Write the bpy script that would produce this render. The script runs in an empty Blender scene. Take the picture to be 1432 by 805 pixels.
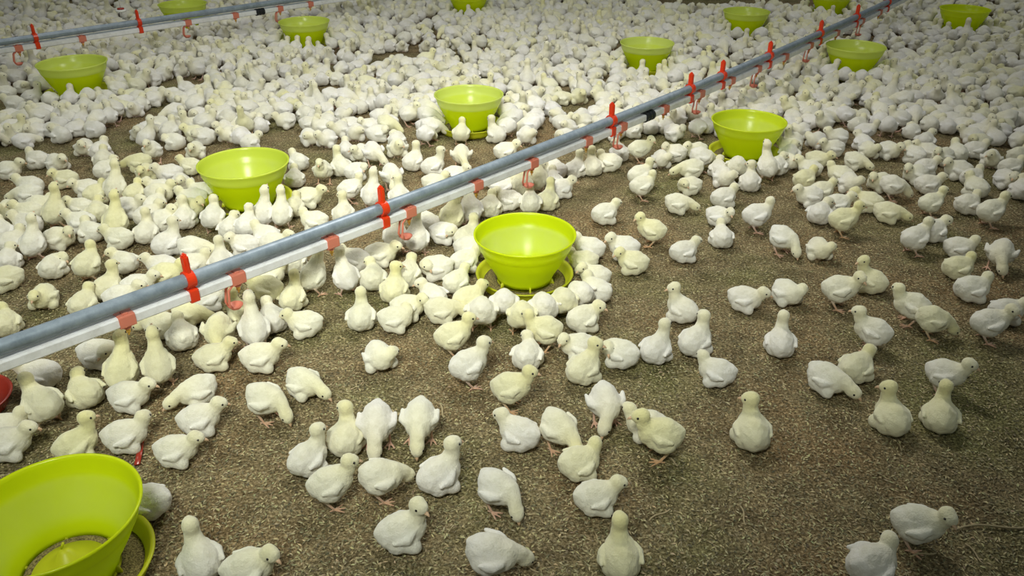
import bpy, bmesh, math, random
import numpy as np
from mathutils import Vector, Matrix, noise
C = bpy.context.scene.collection
S = bpy.context.scene

# ---------------------------------------------------------------- camera, world, light, exposure
cam = bpy.data.objects.new('camera', bpy.data.cameras.new('camera'))
C.objects.link(cam); S.camera = cam
cam.location = (0, 0, 1.205)
cam.rotation_euler = (math.radians(90 - 29.2), 0, 0)
cam.data.sensor_width = 36; cam.data.lens = 36 * 1146 / 1432
cam.data.clip_start = .02
S.view_settings.view_transform = 'Standard'; S.view_settings.look = 'None'
S.view_settings.gamma = 1; S.view_settings.use_curve_mapping = False
S.view_settings.exposure = -0.62
w = bpy.data.worlds.new('barn_air'); S.world = w; w.use_nodes = True
w.node_tree.nodes['Background'].inputs[0].default_value = (.86, 1.0, .90, 1)
w.node_tree.nodes['Background'].inputs[1].default_value = .14

def area(name, loc, target, size, power, color, sy=None, spread=180):
    l = bpy.data.lights.new(name, 'AREA'); l.energy = power; l.color = color
    l.size = size; l.spread = math.radians(spread)
    if sy: l.shape = 'RECTANGLE'; l.size_y = sy
    o = bpy.data.objects.new(name, l); C.objects.link(o); o.location = loc
    o.rotation_euler = (Vector(target) - Vector(loc)).to_track_quat('-Z', 'Y').to_euler()
    return o
area('barn_lamp', (.1, 3.3, 2.6), (.0, 3.1, 0), 1.0, 44, (1, .975, .90), .6, spread=140)
area('barn_lamp', (-.5, -.2, 2.4), (-.35, 3.0, 0), .8, 27, (.97, 1, .87), .5, spread=66)
area('barn_lamp', (-2.2, 1.5, 2.4), (-1.8, 2.4, 0), .8, 8, (.95, 1, .86), .5, spread=120)
area('barn_lamp', (3.0, 6.0, 2.8), (2.8, 5.8, 0), 2.0, 24, (1, .98, .92), 1.0)
area('barn_lamp', (-2.4, 5.4, 2.8), (-2.2, 5.2, 0), 2.0, 27, (1, .98, .92), 1.0)


# ---------------------------------------------------------------- helpers
def tag(o, label=None, cat=None, group=None, kind=None):
    if label: o['label'] = label
    if cat: o['category'] = cat
    if group: o['group'] = group
    if kind: o['kind'] = kind
    return o
def link(name, me, parent=None, mat=None):
    o = bpy.data.objects.new(name, me); C.objects.link(o)
    if parent is not None: o.parent = parent
    if mat is not None and me is not None and not me.materials: me.materials.append(mat)
    return o
def empty(name, loc, rz=0):
    o = bpy.data.objects.new(name, None); C.objects.link(o); o.location = loc; o.rotation_euler = (0, 0, rz)
    o.empty_display_size = .05
    return o
def mesh_from_bm(name, bm, smooth=True):
    bmesh.ops.recalc_face_normals(bm, faces=bm.faces)
    me = bpy.data.meshes.new(name); bm.to_mesh(me); bm.free()
    if smooth:
        me.polygons.foreach_set('use_smooth', [True] * len(me.polygons))
    return me
def lathe(prof, seg=72, closed=False):
    """revolve a profile of (r, z) about z; closed joins last to first so that the wall has thickness"""
    bm = bmesh.new(); rings = []
    for r, z in prof:
        if r < 1e-5: rings.append([bm.verts.new((0, 0, z))])
        else: rings.append([bm.verts.new((r * math.cos(2 * math.pi * k / seg), r * math.sin(2 * math.pi * k / seg), z)) for k in range(seg)])
    prs = list(zip(rings, rings[1:])) + ([(rings[-1], rings[0])] if closed else [])
    for a, b in prs:
        for k in range(seg):
            q = [a[k % len(a)], a[(k + 1) % len(a)], b[(k + 1) % len(b)], b[k % len(b)]]
            q = list(dict.fromkeys(q))
            if len(q) > 2:
                try: bm.faces.new(q)
                except ValueError: pass
    return bm
def sweep(bm, pts, prof, cap=True, upv=Vector((0, 0, 1))):
    """sweep a closed profile of (side, up) along points"""
    pts = [Vector(p) for p in pts]; rings = []
    for i, p in enumerate(pts):
        t = (pts[min(i + 1, len(pts) - 1)] - pts[max(i - 1, 0)]).normalized()
        s = t.cross(upv).normalized(); u = s.cross(t)
        rings.append([bm.verts.new(p + s * a + u * b) for a, b in prof])
    n = len(prof)
    for a, b in zip(rings, rings[1:]):
        for k in range(n): bm.faces.new([a[k], a[(k + 1) % n], b[(k + 1) % n], b[k]])
    if cap: bm.faces.new(rings[0][::-1]); bm.faces.new(rings[-1])
def circ(r, n=12, ph=0): return [(r * math.cos(2 * math.pi * k / n + ph), r * math.sin(2 * math.pi * k / n + ph)) for k in range(n)]
def rrect(a, b, r, n=3):
    out = []
    for cx, cy, a0 in ((a - r, b - r, 0), (-a + r, b - r, 90), (-a + r, -b + r, 180), (a - r, -b + r, 270)):
        for k in range(n + 1):
            t = math.radians(a0 + 90 * k / n); out.append((cx + r * math.cos(t), cy + r * math.sin(t)))
    return out
def box(bm, c, s, rot=None, bev=0):
    m = Matrix.Translation(c) @ (rot if rot is not None else Matrix.Identity(4)) @ Matrix.Diagonal((*s, 1))
    r = bmesh.ops.create_cube(bm, size=1, matrix=m)
    if bev: bmesh.ops.bevel(bm, geom=list({e for v in r['verts'] for e in v.link_edges}), offset=bev, segments=2, affect='EDGES')

# ---------------------------------------------------------------- materials
def mat(name, col=(.8, .8, .8), rough=.5, **kw):
    m = bpy.data.materials.new(name); m.use_nodes = True
    b = m.node_tree.nodes['Principled BSDF']
    b.inputs['Base Color'].default_value = (*col, 1); b.inputs['Roughness'].default_value = rough
    for k, v in kw.items(): b.inputs[k.replace('_', ' ')].default_value = v
    return m, m.node_tree, b
def N(t, kind, **kw):
    n = t.nodes.new(kind)
    for k, v in kw.items():
        if k in n.inputs: n.inputs[k].default_value = v
        else: setattr(n, k, v)
    return n
def noise_tex(t, scale, detail=4, rough=.6, vec=None):
    n = N(t, 'ShaderNodeTexNoise', Scale=scale, Detail=detail, Roughness=rough)
    if vec is not None: t.links.new(vec, n.inputs['Vector'])
    return n
def ramp(t, fac, stops):
    r = t.nodes.new('ShaderNodeValToRGB'); e = r.color_ramp.elements
    while len(e) < len(stops): e.new(.5)
    for q, (p, c) in zip(e, stops): q.position = p; q.color = (*c, 1)
    t.links.new(fac, r.inputs[0]); return r
def bump(t, b, h, strength, dist=.002):
    n = N(t, 'ShaderNodeBump', Strength=strength, Distance=dist); t.links.new(h, n.inputs['Height'])
    t.links.new(n.outputs[0], b.inputs['Normal'])

# chick down: the colour each patch of down has (stored on the mesh) times the chick's own shade
DOWN, t, b = mat('chick_down', rough=.95, Sheen_Weight=.4, Sheen_Roughness=.6)
b.inputs['Specular IOR Level'].default_value = .1
at = N(t, 'ShaderNodeAttribute', attribute_name='down')
oi = t.nodes.new('ShaderNodeObjectInfo')
mx = N(t, 'ShaderNodeMix', data_type='RGBA', blend_type='MULTIPLY'); mx.inputs[0].default_value = 1
t.links.new(at.outputs['Color'], mx.inputs[6]); t.links.new(oi.outputs['Color'], mx.inputs[7])
tc = t.nodes.new('ShaderNodeTexCoord')
nz = noise_tex(t, 70, 5, .65, tc.outputs['Object'])
rp = ramp(t, nz.outputs[0], [(.3, (.90, .89, .84)), (.65, (1, 1, 1))])
mx2 = N(t, 'ShaderNodeMix', data_type='RGBA', blend_type='MULTIPLY'); mx2.inputs[0].default_value = 1
t.links.new(mx.outputs[2], mx2.inputs[6]); t.links.new(rp.outputs[0], mx2.inputs[7])
t.links.new(mx2.outputs[2], b.inputs['Base Color'])
nz2 = noise_tex(t, 260, 3, .6, tc.outputs['Object'])
bump(t, b, nz2.outputs[0], .7, .003)

EYE, _, _ = mat('eye_black', (.012, .010, .010), .15)
BEAK, _, _ = mat('beak_horn', (.62, .42, .27), .5)

def plastic(name, col, trans, rough=.32, back=None):
    m = bpy.data.materials.new(name); m.use_nodes = True; t = m.node_tree
    b = t.nodes['Principled BSDF']; b.inputs['Base Color'].default_value = (*col, 1); b.inputs['Roughness'].default_value = rough
    tr = N(t, 'ShaderNodeBsdfTranslucent'); tr.inputs[0].default_value = (*(back or col), 1)
    mixs = t.nodes.new('ShaderNodeMixShader'); mixs.inputs[0].default_value = trans
    out = t.nodes['Material Output']
    t.links.new(b.outputs[0], mixs.inputs[1]); t.links.new(tr.outputs[0], mixs.inputs[2]); t.links.new(mixs.outputs[0], out.inputs[0])
    return m
def paint_hopper_light(m):   # overhead reflection painted pale on the hopper's inside wall, ledge to throat
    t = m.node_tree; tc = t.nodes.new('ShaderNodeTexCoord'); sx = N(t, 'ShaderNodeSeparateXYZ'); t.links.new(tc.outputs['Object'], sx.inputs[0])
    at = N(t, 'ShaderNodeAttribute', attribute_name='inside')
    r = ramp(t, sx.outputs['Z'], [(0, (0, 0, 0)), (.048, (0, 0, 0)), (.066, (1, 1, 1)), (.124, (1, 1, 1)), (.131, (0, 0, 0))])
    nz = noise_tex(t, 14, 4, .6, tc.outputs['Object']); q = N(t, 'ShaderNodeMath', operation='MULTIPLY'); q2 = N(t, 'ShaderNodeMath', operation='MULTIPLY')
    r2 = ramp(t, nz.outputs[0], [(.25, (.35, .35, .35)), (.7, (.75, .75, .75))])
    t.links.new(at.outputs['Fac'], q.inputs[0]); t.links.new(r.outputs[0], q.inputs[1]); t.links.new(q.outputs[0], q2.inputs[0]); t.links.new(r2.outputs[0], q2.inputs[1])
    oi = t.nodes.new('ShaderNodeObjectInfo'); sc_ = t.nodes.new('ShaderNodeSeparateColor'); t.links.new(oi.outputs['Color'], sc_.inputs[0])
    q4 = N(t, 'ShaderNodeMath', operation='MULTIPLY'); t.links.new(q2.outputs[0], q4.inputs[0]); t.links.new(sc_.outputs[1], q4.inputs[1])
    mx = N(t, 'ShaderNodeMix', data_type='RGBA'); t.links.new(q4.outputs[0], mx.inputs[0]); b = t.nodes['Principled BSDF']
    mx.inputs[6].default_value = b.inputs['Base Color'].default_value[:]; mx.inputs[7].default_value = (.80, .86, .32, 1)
    bd = ramp(t, sx.outputs['Z'], [(.124, (0, 0, 0)), (.129, (1, 1, 1))]); q3 = N(t, 'ShaderNodeMath', operation='MULTIPLY')  # rim band: light shining through the plastic, painted into the base colour
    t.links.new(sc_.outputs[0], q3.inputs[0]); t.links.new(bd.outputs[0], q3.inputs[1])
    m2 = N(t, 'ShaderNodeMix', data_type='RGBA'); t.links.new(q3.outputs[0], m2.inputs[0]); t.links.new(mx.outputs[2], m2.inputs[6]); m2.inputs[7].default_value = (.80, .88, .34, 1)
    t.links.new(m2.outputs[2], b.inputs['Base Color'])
HOPPER = plastic('feeder_yellow_plastic', (.78, .90, .008), .42, .26, (.86, .95, .03))
PAN = plastic('feeder_pan_plastic', (.72, .74, .03), .3, .4)
RED = plastic('hanger_red_plastic', (.86, .055, .012), .15, .3)
PINK = plastic('saddle_salmon_plastic', (.86, .30, .21), .3, .35)
paint_hopper_light(HOPPER)
BLACK, _, _ = mat('coupling_black', (.015, .018, .022), .4)
BRASS, _, _ = mat('nipple_brass', (.80, .47, .10), .35, Metallic=.7)
DISH, _, _ = mat('dish_red_plastic', (.36, .035, .02), .25)
CORD, _, _ = mat('cord_white', (.75, .75, .72), .7)
GREY, t, b = mat('support_pipe_grey', (.26, .31, .38), .42, Metallic=.25)
tc = t.nodes.new('ShaderNodeTexCoord'); n = noise_tex(t, 25, 4, .7, tc.outputs['Object'])
r = ramp(t, n.outputs[0], [(.3, (.20, .25, .31)), (.7, (.34, .40, .48))]); t.links.new(r.outputs[0], b.inputs['Base Color'])
WHITE, t, b = mat('water_pipe_white', (.72, .72, .76), .4)
tc = t.nodes.new('ShaderNodeTexCoord'); n = noise_tex(t, 18, 5, .7, tc.outputs['Object'])
r = ramp(t, n.outputs[0], [(.25, (.66, .65, .66)), (.55, (.86, .86, .90))]); t.links.new(r.outputs[0], b.inputs['Base Color'])
THIN, _, _ = mat('thin_tube_pale', (.50, .56, .58), .35)
FEED, t, b = mat('feed_crumble', (.25, .18, .08), .9)
tc = t.nodes.new('ShaderNodeTexCoord'); n = noise_tex(t, 300, 3, .6, tc.outputs['Object'])
r = ramp(t, n.outputs[0], [(.35, (.07, .05, .02)), (.65, (.42, .33, .14))]); t.links.new(r.outputs[0], b.inputs['Base Color'])
bump(t, b, n.outputs[0], 1, .004)
STRAW, _, _ = mat('straw_tan', (.42, .34, .20), .7)
HUSK, t, b = mat('rice_husk', (.34, .27, .17), .8)
at = N(t, 'ShaderNodeAttribute', attribute_name='tone'); t.links.new(at.outputs['Color'], b.inputs['Base Color'])

# litter: fine husky grain, trodden patches of greener and of redder dirt
LIT, t, b = mat('litter_ground', rough=.95)
b.inputs['Specular IOR Level'].default_value = .15
tc = t.nodes.new('ShaderNodeTexCoord'); P = tc.outputs['Object']
ng = noise_tex(t, 150, 5, .75, P)
vo = N(t, 'ShaderNodeTexVoronoi', Scale=190.0); t.links.new(P, vo.inputs['Vector'])
big = noise_tex(t, 2.2, 4, .6, P); mid_ = noise_tex(t, 11, 4, .65, P)
r1 = ramp(t, ng.outputs[0], [(.32, (.055, .044, .022)), (.45, (.18, .143, .076)), (.56, (.38, .310, .180)), (.68, (.68, .58, .37))])
r2 = ramp(t, big.outputs[0], [(.35, (.86, 1.0, .80)), (.50, (1, 1, 1)), (.66, (1.10, .96, .90))])
r3 = ramp(t, mid_.outputs[0], [(.33, (.62, .60, .58)), (.58, (1.05, 1.05, 1.05))])
r4 = ramp(t, vo.outputs['Color'], [(.0, (.75, .75, .75)), (1, (1.25, 1.22, 1.15))])
prev = r1.outputs[0]
for rr in (r2, r3, r4):
    m_ = N(t, 'ShaderNodeMix', data_type='RGBA', blend_type='MULTIPLY'); m_.inputs[0].default_value = 1
    t.links.new(prev, m_.inputs[6]); t.links.new(rr.outputs[0], m_.inputs[7]); prev = m_.outputs[2]
t.links.new(prev, b.inputs['Base Color'])
ad = N(t, 'ShaderNodeMath', operation='ADD'); t.links.new(ng.outputs[0], ad.inputs[0]); t.links.new(vo.outputs['Distance'], ad.inputs[1])
bump(t, b, ad.outputs[0], .9, .006)

# ---------------------------------------------------------------- setting
bm = bmesh.new()
bmesh.ops.create_grid(bm, x_segments=20, y_segments=20, size=8, matrix=Matrix.Translation((0, 5, 0)))
floor = link('floor', mesh_from_bm('floor', bm), None, LIT)
tag(floor, 'brown rice-husk litter covering the barn floor', 'litter floor', kind='structure')

# ---------------------------------------------------------------- feeders
def lip(prof, th):
    """closed wall: outer profile then the same moved inwards"""
    inner = [(max(r - th, .0005), z + (th if i == 0 else 0)) for i, (r, z) in enumerate(prof)]
    return prof + inner[::-1]
hop_prof = [(.083, .020), (.086, .032), (.094, .048), (.107, .070), (.1195, .092), (.130, .114), (.1345, .124), (.1375, .127), (.1415, .140), (.147, .158), (.1515, .162), (.152, .166), (.148, .1665)]
hop_in = [(.1455, .164), (.1440, .157), (.1390, .140), (.1350, .130), (.132, .126), (.1275, .114), (.117, .092), (.1045, .071), (.0915, .050), (.083, .034), (.0805, .020)]
hopper_me = mesh_from_bm('hopper', lathe(hop_prof + hop_in, 96, True))
pan_prof = [(r_, z_ if z_ < .01 else .01 + (z_ - .01) * .74) for r_, z_ in [(.0, .002), (.122, .002), (.132, .006), (.139, .022), (.142, .040), (.146, .043), (.148, .047), (.144, .0485), (.139, .046), (.136, .036), (.128, .012), (.119, .007), (.0, .007)]]
pan_me = mesh_from_bm('pan', lathe(pan_prof, 96))
cone_me = mesh_from_bm('cone', lathe([(.070, .010), (.072, .020), (.062, .030), (.040, .039), (.020, .052), (.010, .068), (.0, .070)], 48))
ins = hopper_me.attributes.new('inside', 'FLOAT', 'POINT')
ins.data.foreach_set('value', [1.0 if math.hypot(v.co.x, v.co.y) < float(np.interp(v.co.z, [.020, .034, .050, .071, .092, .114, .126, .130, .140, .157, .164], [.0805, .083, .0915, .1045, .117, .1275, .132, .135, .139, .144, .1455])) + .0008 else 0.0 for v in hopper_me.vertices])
bm = bmesh.new(); sweep(bm, [(0, 0, .068), (0, 0, .084)], circ(.0035, 8)); sweep(bm, [(-.003, 0, .075), (.003, 0, .088)], circ(.0025, 8), upv=Vector((0, 1, 0)))
pin_me = mesh_from_bm('pin', bm)
feed_me = mesh_from_bm('feed', lathe([(.055, .012), (.062, .026), (.074, .030), (.0790, .026), (.074, .012)], 48, True))
panfeed_me = mesh_from_bm('feed', lathe([(.084, .008), (.085, .015), (.100, .016), (.116, .0115), (.124, .0105), (.118, .008)], 64, True))
for me, m in ((hopper_me, HOPPER), (pan_me, PAN), (cone_me, PAN), (pin_me, PAN), (feed_me, FEED), (panfeed_me, FEED)): me.materials.append(m)
bm = bmesh.new()
sweep(bm, [Vector((.084, 0, .028)), Vector((.090, 0, .008))], rrect(.006, .0025, .001, 1), upv=Vector((0, 1, 0)))
leg_me = mesh_from_bm('bracket', bm); leg_me.materials.append(PAN)
FEEDERS = [
 (-0.809, 1.061, 1.0, 'large yellow feeder cut off by the bottom left corner'),
 (0.038, 2.19, 1.0, 'yellow feeder ringed by chicks just below the main drinker line'),
 (-0.956, 2.761, 1.05, 'yellow feeder above the main drinker line in the left third'),
 (0.973, 3.271, 1.0, 'bright yellow feeder below the drinker line beyond the bare litter'),
 (-0.194, 3.635, 1.03, 'pale yellow-green feeder just above the drinker line in the centre'),
 (-2.222, 4.165, 1.1, 'pale yellow feeder right below the upper left drinker line'),
 (-1.29, 5.241, 1.03, 'small yellow feeder at the end of the upper left drinker line'),
 (0.757, 4.677, 1.0, 'small pale feeder amid dense chicks above the drinker line'),
 (1.886, 4.569, 1.04, 'small yellow feeder close below the far end of the drinker line'),
 (1.542, 5.589, 1.0, 'small yellow feeder on the top edge beside the bare strip of litter'),
 (3.007, 5.649, 1.03, 'deep yellow small feeder in the top right corner'),
 (-2.243, 5.81, 1.05, 'yellow feeder behind the upper left drinker line at the top edge'),
 (-0.317, 6.25, 1.0, 'yellow feeder with only its base showing at the top edge centre'),
 (2.341, 6.28, 1.0, 'yellow feeder barely showing at the top edge above the drinker line'),
]
INNER_SHEEN = [.45, .95, .9, .6] + [.8] * 10   # strength of the reflection painted on each inside wall
PALE = [0, 0, .35, .1, .7, .6, .55, .75, .6, .55, 0, .5, 0, .2]   # how strongly light through each rim band is painted into its colour
for i, (x, y, s, label) in enumerate(FEEDERS):
    f = tag(empty('chick_feeder', (x, y, 0), i * .7), label, 'feeder', 'yellow chick feeders on the litter')
    f.scale = (s, s, s)
    link('pan', pan_me, f); hp = link('hopper', hopper_me, f); k = PALE[i]; hp.color = (k, INNER_SHEEN[i], 0, 1)
    for q in range(6): link('bracket', leg_me, f).rotation_euler = (0, 0, q * math.pi / 3)
    cn = link('cone', cone_me, f); link('pin', pin_me, cn)
    link('feed', panfeed_me, f); link('feed', feed_me, f)

# ---------------------------------------------------------------- drinker lines
def smooth_line(keys, n):
    """keys: (s, x, y) along the run; returns evaluation by a cubic least-squares fit so that the pipe bends gently"""
    k = np.array(keys); s = (k[:, 0] - k[0, 0]) / (k[-1, 0] - k[0, 0])
    return k, s
def line_path(pts, deg, ext0, ext1, n=60):
    p = np.array(pts)[:, :2]
    d = np.r_[0, np.cumsum(np.linalg.norm(np.diff(p, axis=0), axis=1))]
    fx, fy = np.polyfit(d, p[:, 0], deg), np.polyfit(d, p[:, 1], deg)
    return d, (lambda q: (float(np.polyval(fx, q)), float(np.polyval(fy, q)))), -ext0, d[-1] + ext1
def near_s(f, s0, s1, x, y):
    return min((s0 + (s1 - s0) * k / 2000 for k in range(2001)), key=lambda q: (f(q)[0] - x) ** 2 + (f(q)[1] - y) ** 2)
ZG, ZW = .24, .198
def frame_at(f, q):
    a, b_ = Vector((*f(q - .01), 0)), Vector((*f(q + .01), 0)); t_ = (b_ - a).normalized()
    return Vector((*f(q), 0)), math.atan2(t_.y, t_.x)
# hanger (local x runs along the pipe)
bm = bmesh.new()
sweep(bm, [(-.011, 0, ZG), (.011, 0, ZG)], circ(.0225, 20))
box(bm, (0, 0, ZG + .040), (.014, .021, .050), bev=.003)
box(bm, (0, 0, ZG + .030), (.016, .012, .022), bev=.002)
box(bm, (0, 0, ZG + .066), (.012, .015, .010), bev=.004)
box(bm, (0, 0, (ZG + ZW) / 2), (.017, .022, .028), bev=.002)
sweep(bm, [(-.011, 0, ZW), (.011, 0, ZW)], rrect(.0178, .0178, .005))
hanger_me = mesh_from_bm('hanger', bm, False); hanger_me.materials.append(RED)
bm = bmesh.new()
sweep(bm, [(-.019, 0, ZW), (.019, 0, ZW)], rrect(.0160, .0160, .004))
sweep(bm, [(-.006, 0, ZW + .0165), (.006, 0, ZW + .0165)], rrect(.010, .003, .001))
sweep(bm, [(0, 0, ZW - .012), (0, 0, ZW - .024)], circ(.0095, 12), upv=Vector((0, 1, 0)))
saddle_me = mesh_from_bm('saddle', bm, False); saddle_me.materials.append(PINK)
bm = bmesh.new()
sweep(bm, [(0, 0, ZW - .022), (0, 0, ZW - .036)], circ(.0055, 10), upv=Vector((0, 1, 0)))
sweep(bm, [(0, 0, ZW - .036), (0, 0, ZW - .044)], circ(.0022, 8), upv=Vector((0, 1, 0)))
nipple_me = mesh_from_bm('nipple', bm); nipple_me.materials.append(BRASS)
bm = bmesh.new()   # drip cup arm: two prongs reaching down beside the nipple to a small cup
for dy in (-.007, .007):
    sweep(bm, [(-.012, dy, ZW - .010), (-.030, dy, ZW - .026), (-.036, dy * 1.3, ZW - .062), (-.030, dy * 1.6, ZW - .078)], rrect(.003, .0022, .0008, 1), upv=Vector((0, 1, 0)))
m0 = Matrix.Translation((-.016, 0, ZW - .086))
cupb = lathe([(.0, .0), (.012, .001), (.019, .009), (.020, .012), (.018, .0115), (.011, .004), (.0, .003)], 20)
tmp = bpy.data.meshes.new('t'); cupb.to_mesh(tmp); cupb.free(); tmp.transform(m0); bm.from_mesh(tmp)
cup_me = mesh_from_bm('drip_cup', bm); cup_me.materials.append(PINK)
bm = bmesh.new()
sweep(bm, [(-.030, 0, ZW), (-.024, 0, ZW), (.024, 0, ZW), (.030, 0, ZW)], circ(.0185, 16))
for q in (-.022, 0, .022): sweep(bm, [(q - .006, 0, ZW), (q + .006, 0, ZW)], circ(.0215, 16))
coup_me = mesh_from_bm('coupling', bm, False); coup_me.materials.append(BLACK)

def drinker_line(label, pts, deg, ext0, ext1, hangers, saddles, couplings, cups):
    d, f, s0, s1 = line_path(pts, deg, ext0, ext1)
    o0 = Vector((*f((s0 + s1) / 2), 0))
    root = tag(empty('drinker_line', o0), label, 'drinker line', 'nipple drinker lines above the litter')
    P_ = [Vector((*f(s0 + (s1 - s0) * k / 80), 0)) - o0 for k in range(81)]
    def swept(name, z, side, prof, m):
        bm = bmesh.new(); q = []
        for k, p in enumerate(P_):
            t_ = (P_[min(k + 1, 80)] - P_[max(k - 1, 0)]).normalized(); n_ = Vector((-t_.y, t_.x, 0))
            q.append(p + n_ * side + Vector((0, 0, z)))
        sweep(bm, q, prof); return link(name, mesh_from_bm(name, bm, len(prof) > 16), root, m)
    swept('support_pipe', ZG, 0, circ(.0170, 20), GREY)
    swept('water_pipe', ZW, 0, rrect(.0135, .0135, .004, 1), WHITE)
    swept('thin_tube', ZW + .012, .021, circ(.0050, 8), THIN)
    def put(name, me, q):
        p, a = frame_at(f, q); o = link(name, me, root); o.location = p - o0; o.rotation_euler = (0, 0, a); return o
    for x, y in hangers: put('hanger', hanger_me, near_s(f, s0, s1, x, y))
    for x, y in couplings: put('coupling', coup_me, near_s(f, s0, s1, x, y))
    for k, (x, y) in enumerate(saddles):
        q = near_s(f, s0, s1, x, y); sd = put('saddle', saddle_me, q)
        n_ = link('nipple', nipple_me, sd)
        if k % 2 == cups: link('drip_cup', cup_me, sd)
    return root
drinker_line('main nipple drinker line, grey pipe over white pipe, crossing the photo diagonally', [(-1.155, 1.414), (-1.097, 1.472), (-0.988, 1.567), (-0.871, 1.681), (-0.793, 1.769), (-0.668, 1.925), (-0.383, 2.207), (0.01, 2.616), (0.378, 3.032), (0.76, 3.47), (0.945, 3.68), (1.259, 4.054), (1.68, 4.553), (2.025, 5.022), (2.418, 5.483)], 3, .5, 1.2,
    [(-0.793, 1.769), (-0.383, 2.207), (0.378, 3.032), (0.76, 3.47), (0.945, 3.68), (1.259, 4.054), (1.68, 4.553), (2.025, 5.022), (2.418, 5.483)],
    [(-0.922, 1.661), (-0.723, 1.872), (-0.519, 2.08), (-0.316, 2.279), (-0.123, 2.491), (0.055, 2.701), (0.263, 2.927), (0.423, 3.087), (0.618, 3.321), (0.819, 3.542), (1.009, 3.752), (1.192, 3.958), (1.393, 4.2), (1.601, 4.452), (1.858, 4.752), (2.127, 5.089), (2.339, 5.354)],
    [(0.548, 3.224)], 1)
drinker_line('upper left drinker line, grey pipe over white pipe, crossing the top left corner', [(-2.656, 4.331), (-2.547, 4.466), (-2.149, 4.856), (-1.606, 5.385), (-1.346, 5.637)], 1, .8, .6,
    [(-2.547, 4.466), (-2.149, 4.856)],
    [(-2.601, 4.387), (-2.395, 4.642), (-1.956, 5.068), (-1.737, 5.285), (-1.504, 5.496), (-1.358, 5.67)],
    [(-1.633, 5.424)], 0)

# cord that hangs the second line
def cord(x, y):
    root = tag(empty('suspension_cord', (x, y, 0)), 'white cord with red and white adjuster disc hanging above the upper drinker line', 'cord')
    bm = bmesh.new(); sweep(bm, [(0, 0, .262), (0, 0, .62), (0, 0, 2.4)], circ(.0022, 8), upv=Vector((0, 1, 0)))
    link('cord', mesh_from_bm('cord', bm), root, CORD)
    link('adjuster', mesh_from_bm('adjuster', lathe([(.004, .30), (.026, .303), (.030, .309), (.026, .315), (.004, .318)], 24, True)), root, CORD)
    link('adjuster_cap', mesh_from_bm('adjuster_cap', lathe([(.004, .316), (.019, .318), (.019, .324), (.004, .326)], 24, True)), root, DISH)
cord(*(-2.218, 4.825))

# ---------------------------------------------------------------- chicks
WH = np.array((.86, .84, .78)); WING = np.array((.90, .885, .84)); YE = np.array((.87, .83, .58)); CR = np.array((.88, .85, .70)); LEG = np.array((.70, .42, .30))
def R2(p):  # body frame
    return np.array((math.cos(p), 0, math.sin(p))), np.array((-math.sin(p), 0, math.cos(p)))
def chick_blobs(zc, pitch, neck, head, legs, tuck=False, wing_out=0.):
    f, u = R2(math.radians(pitch)); y = np.array((0, 1., 0)); c = np.array((-.004, 0, zc)); B = []
    def ad(p, r, col, leg=False): B.append((*p, r, *col, leg))
    def ch(p0, r0, p1, r1, c0, c1, n=5, leg=False):
        for k in range(n + 1):
            q = k / n; ad(p0 * (1 - q) + p1 * q, r0 * (1 - q) + r1 * q, c0 * (1 - q) + c1 * q, leg)
    sag = np.array((0, 0, -.002)); back = np.array((.88, .855, .70))
    ch(c - f * .021 + u * .001, .0335, c - f * .004 + sag, .0380, WH, WH, 4)           # round rump
    ch(c - f * .004 + sag, .0380, c + f * .018, .0325, WH, CR, 4)                      # to the crop
    ch(c - f * .010 + u * .012, .0285, c + f * .016 + u * .012, .0225, back, YE * .4 + CR * .6, 4)   # creamy back
    ch(c - f * .031 + u * .009, .022, c - f * .043 + u * .013, .0125, WH, WH, 3)       # tail tuft
    for s in (-1, 1):                                                                  # side fluff, short wings
        ch(c - f * .014 - u * .010 + y * s * .013, .028, c + f * .006 - u * .009 + y * s * .011, .0265, WH, WH, 2)
        sh = c + f * .017 + y * s * (.0270 + wing_out) + u * .007
        el = c + f * .004 + y * s * (.0350 + wing_out) + u * .004
        tp = c - f * .021 + y * s * (.0355 + wing_out * 2.5) + u * .006
        ch(sh, .0085, el, .0100, WING, WING, 4); ch(el, .0100, tp, .0048, WING, WING, 6)
        ch(el - u * .007, .0075, tp + f * .012 - u * .006, .0048, WING, WING, 4)
    cb = c + f * .024 + u * .010
    nk = np.array(neck); hd = np.array(head[:3]); dirh = np.array(head[3:6]); dirh = dirh / np.linalg.norm(dirh)
    ch(cb, .0235, nk, .0172, CR, YE * .5 + CR * .5, 5); ch(nk, .0172, hd - dirh * .003, .0166, YE * .5 + CR * .5, YE, 4)
    ch(hd - dirh * .004, .0182, hd + dirh * .0060, .0155, YE, CR, 3)
    ad(hd + dirh * .0125 - np.array((0, 0, .002)), .0090, CR)
    for s in (-1, 1):
        hip = c - f * .006 - u * .014 + y * s * .020
        if legs:
            hock = np.array((-.024, s * .024, .031)); ank = np.array((-.006, s * .025, .0045))
            ch(hip, .0225, hip * .35 + hock * .65, .0100, WH, WH, 4); ch(hip * .35 + hock * .65, .0100, hock, .0042, WH, LEG, 3)
            ch(hock, .0036, ank, .0029, LEG, LEG, 14, True)
        else:
            kn = np.array((.010, s * .029, .018)); ch(hip, .0200, kn, .0172, WH, WH, 3)
            ank = np.array((-.004, s * .014, .0045))
            ch(kn, .010, ank, .0036, WH, LEG, 3)
        for a in (-.55, 0, .55):
            ch(ank, .0029, ank + np.array(((.023 if legs else .018) * math.cos(a), .024 * math.sin(a), -.0022)), .0018, LEG, LEG, 14, True)
        ch(ank, .0028, ank + np.array((-.011, 0, -.0020)), .0018, LEG, LEG, 8, True)
    return np.array([[float(v) for v in b_] for b_ in B]), hd, dirh
def hy(a, down=0.): return (math.cos(math.radians(a)), math.sin(math.radians(a)), down)
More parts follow.
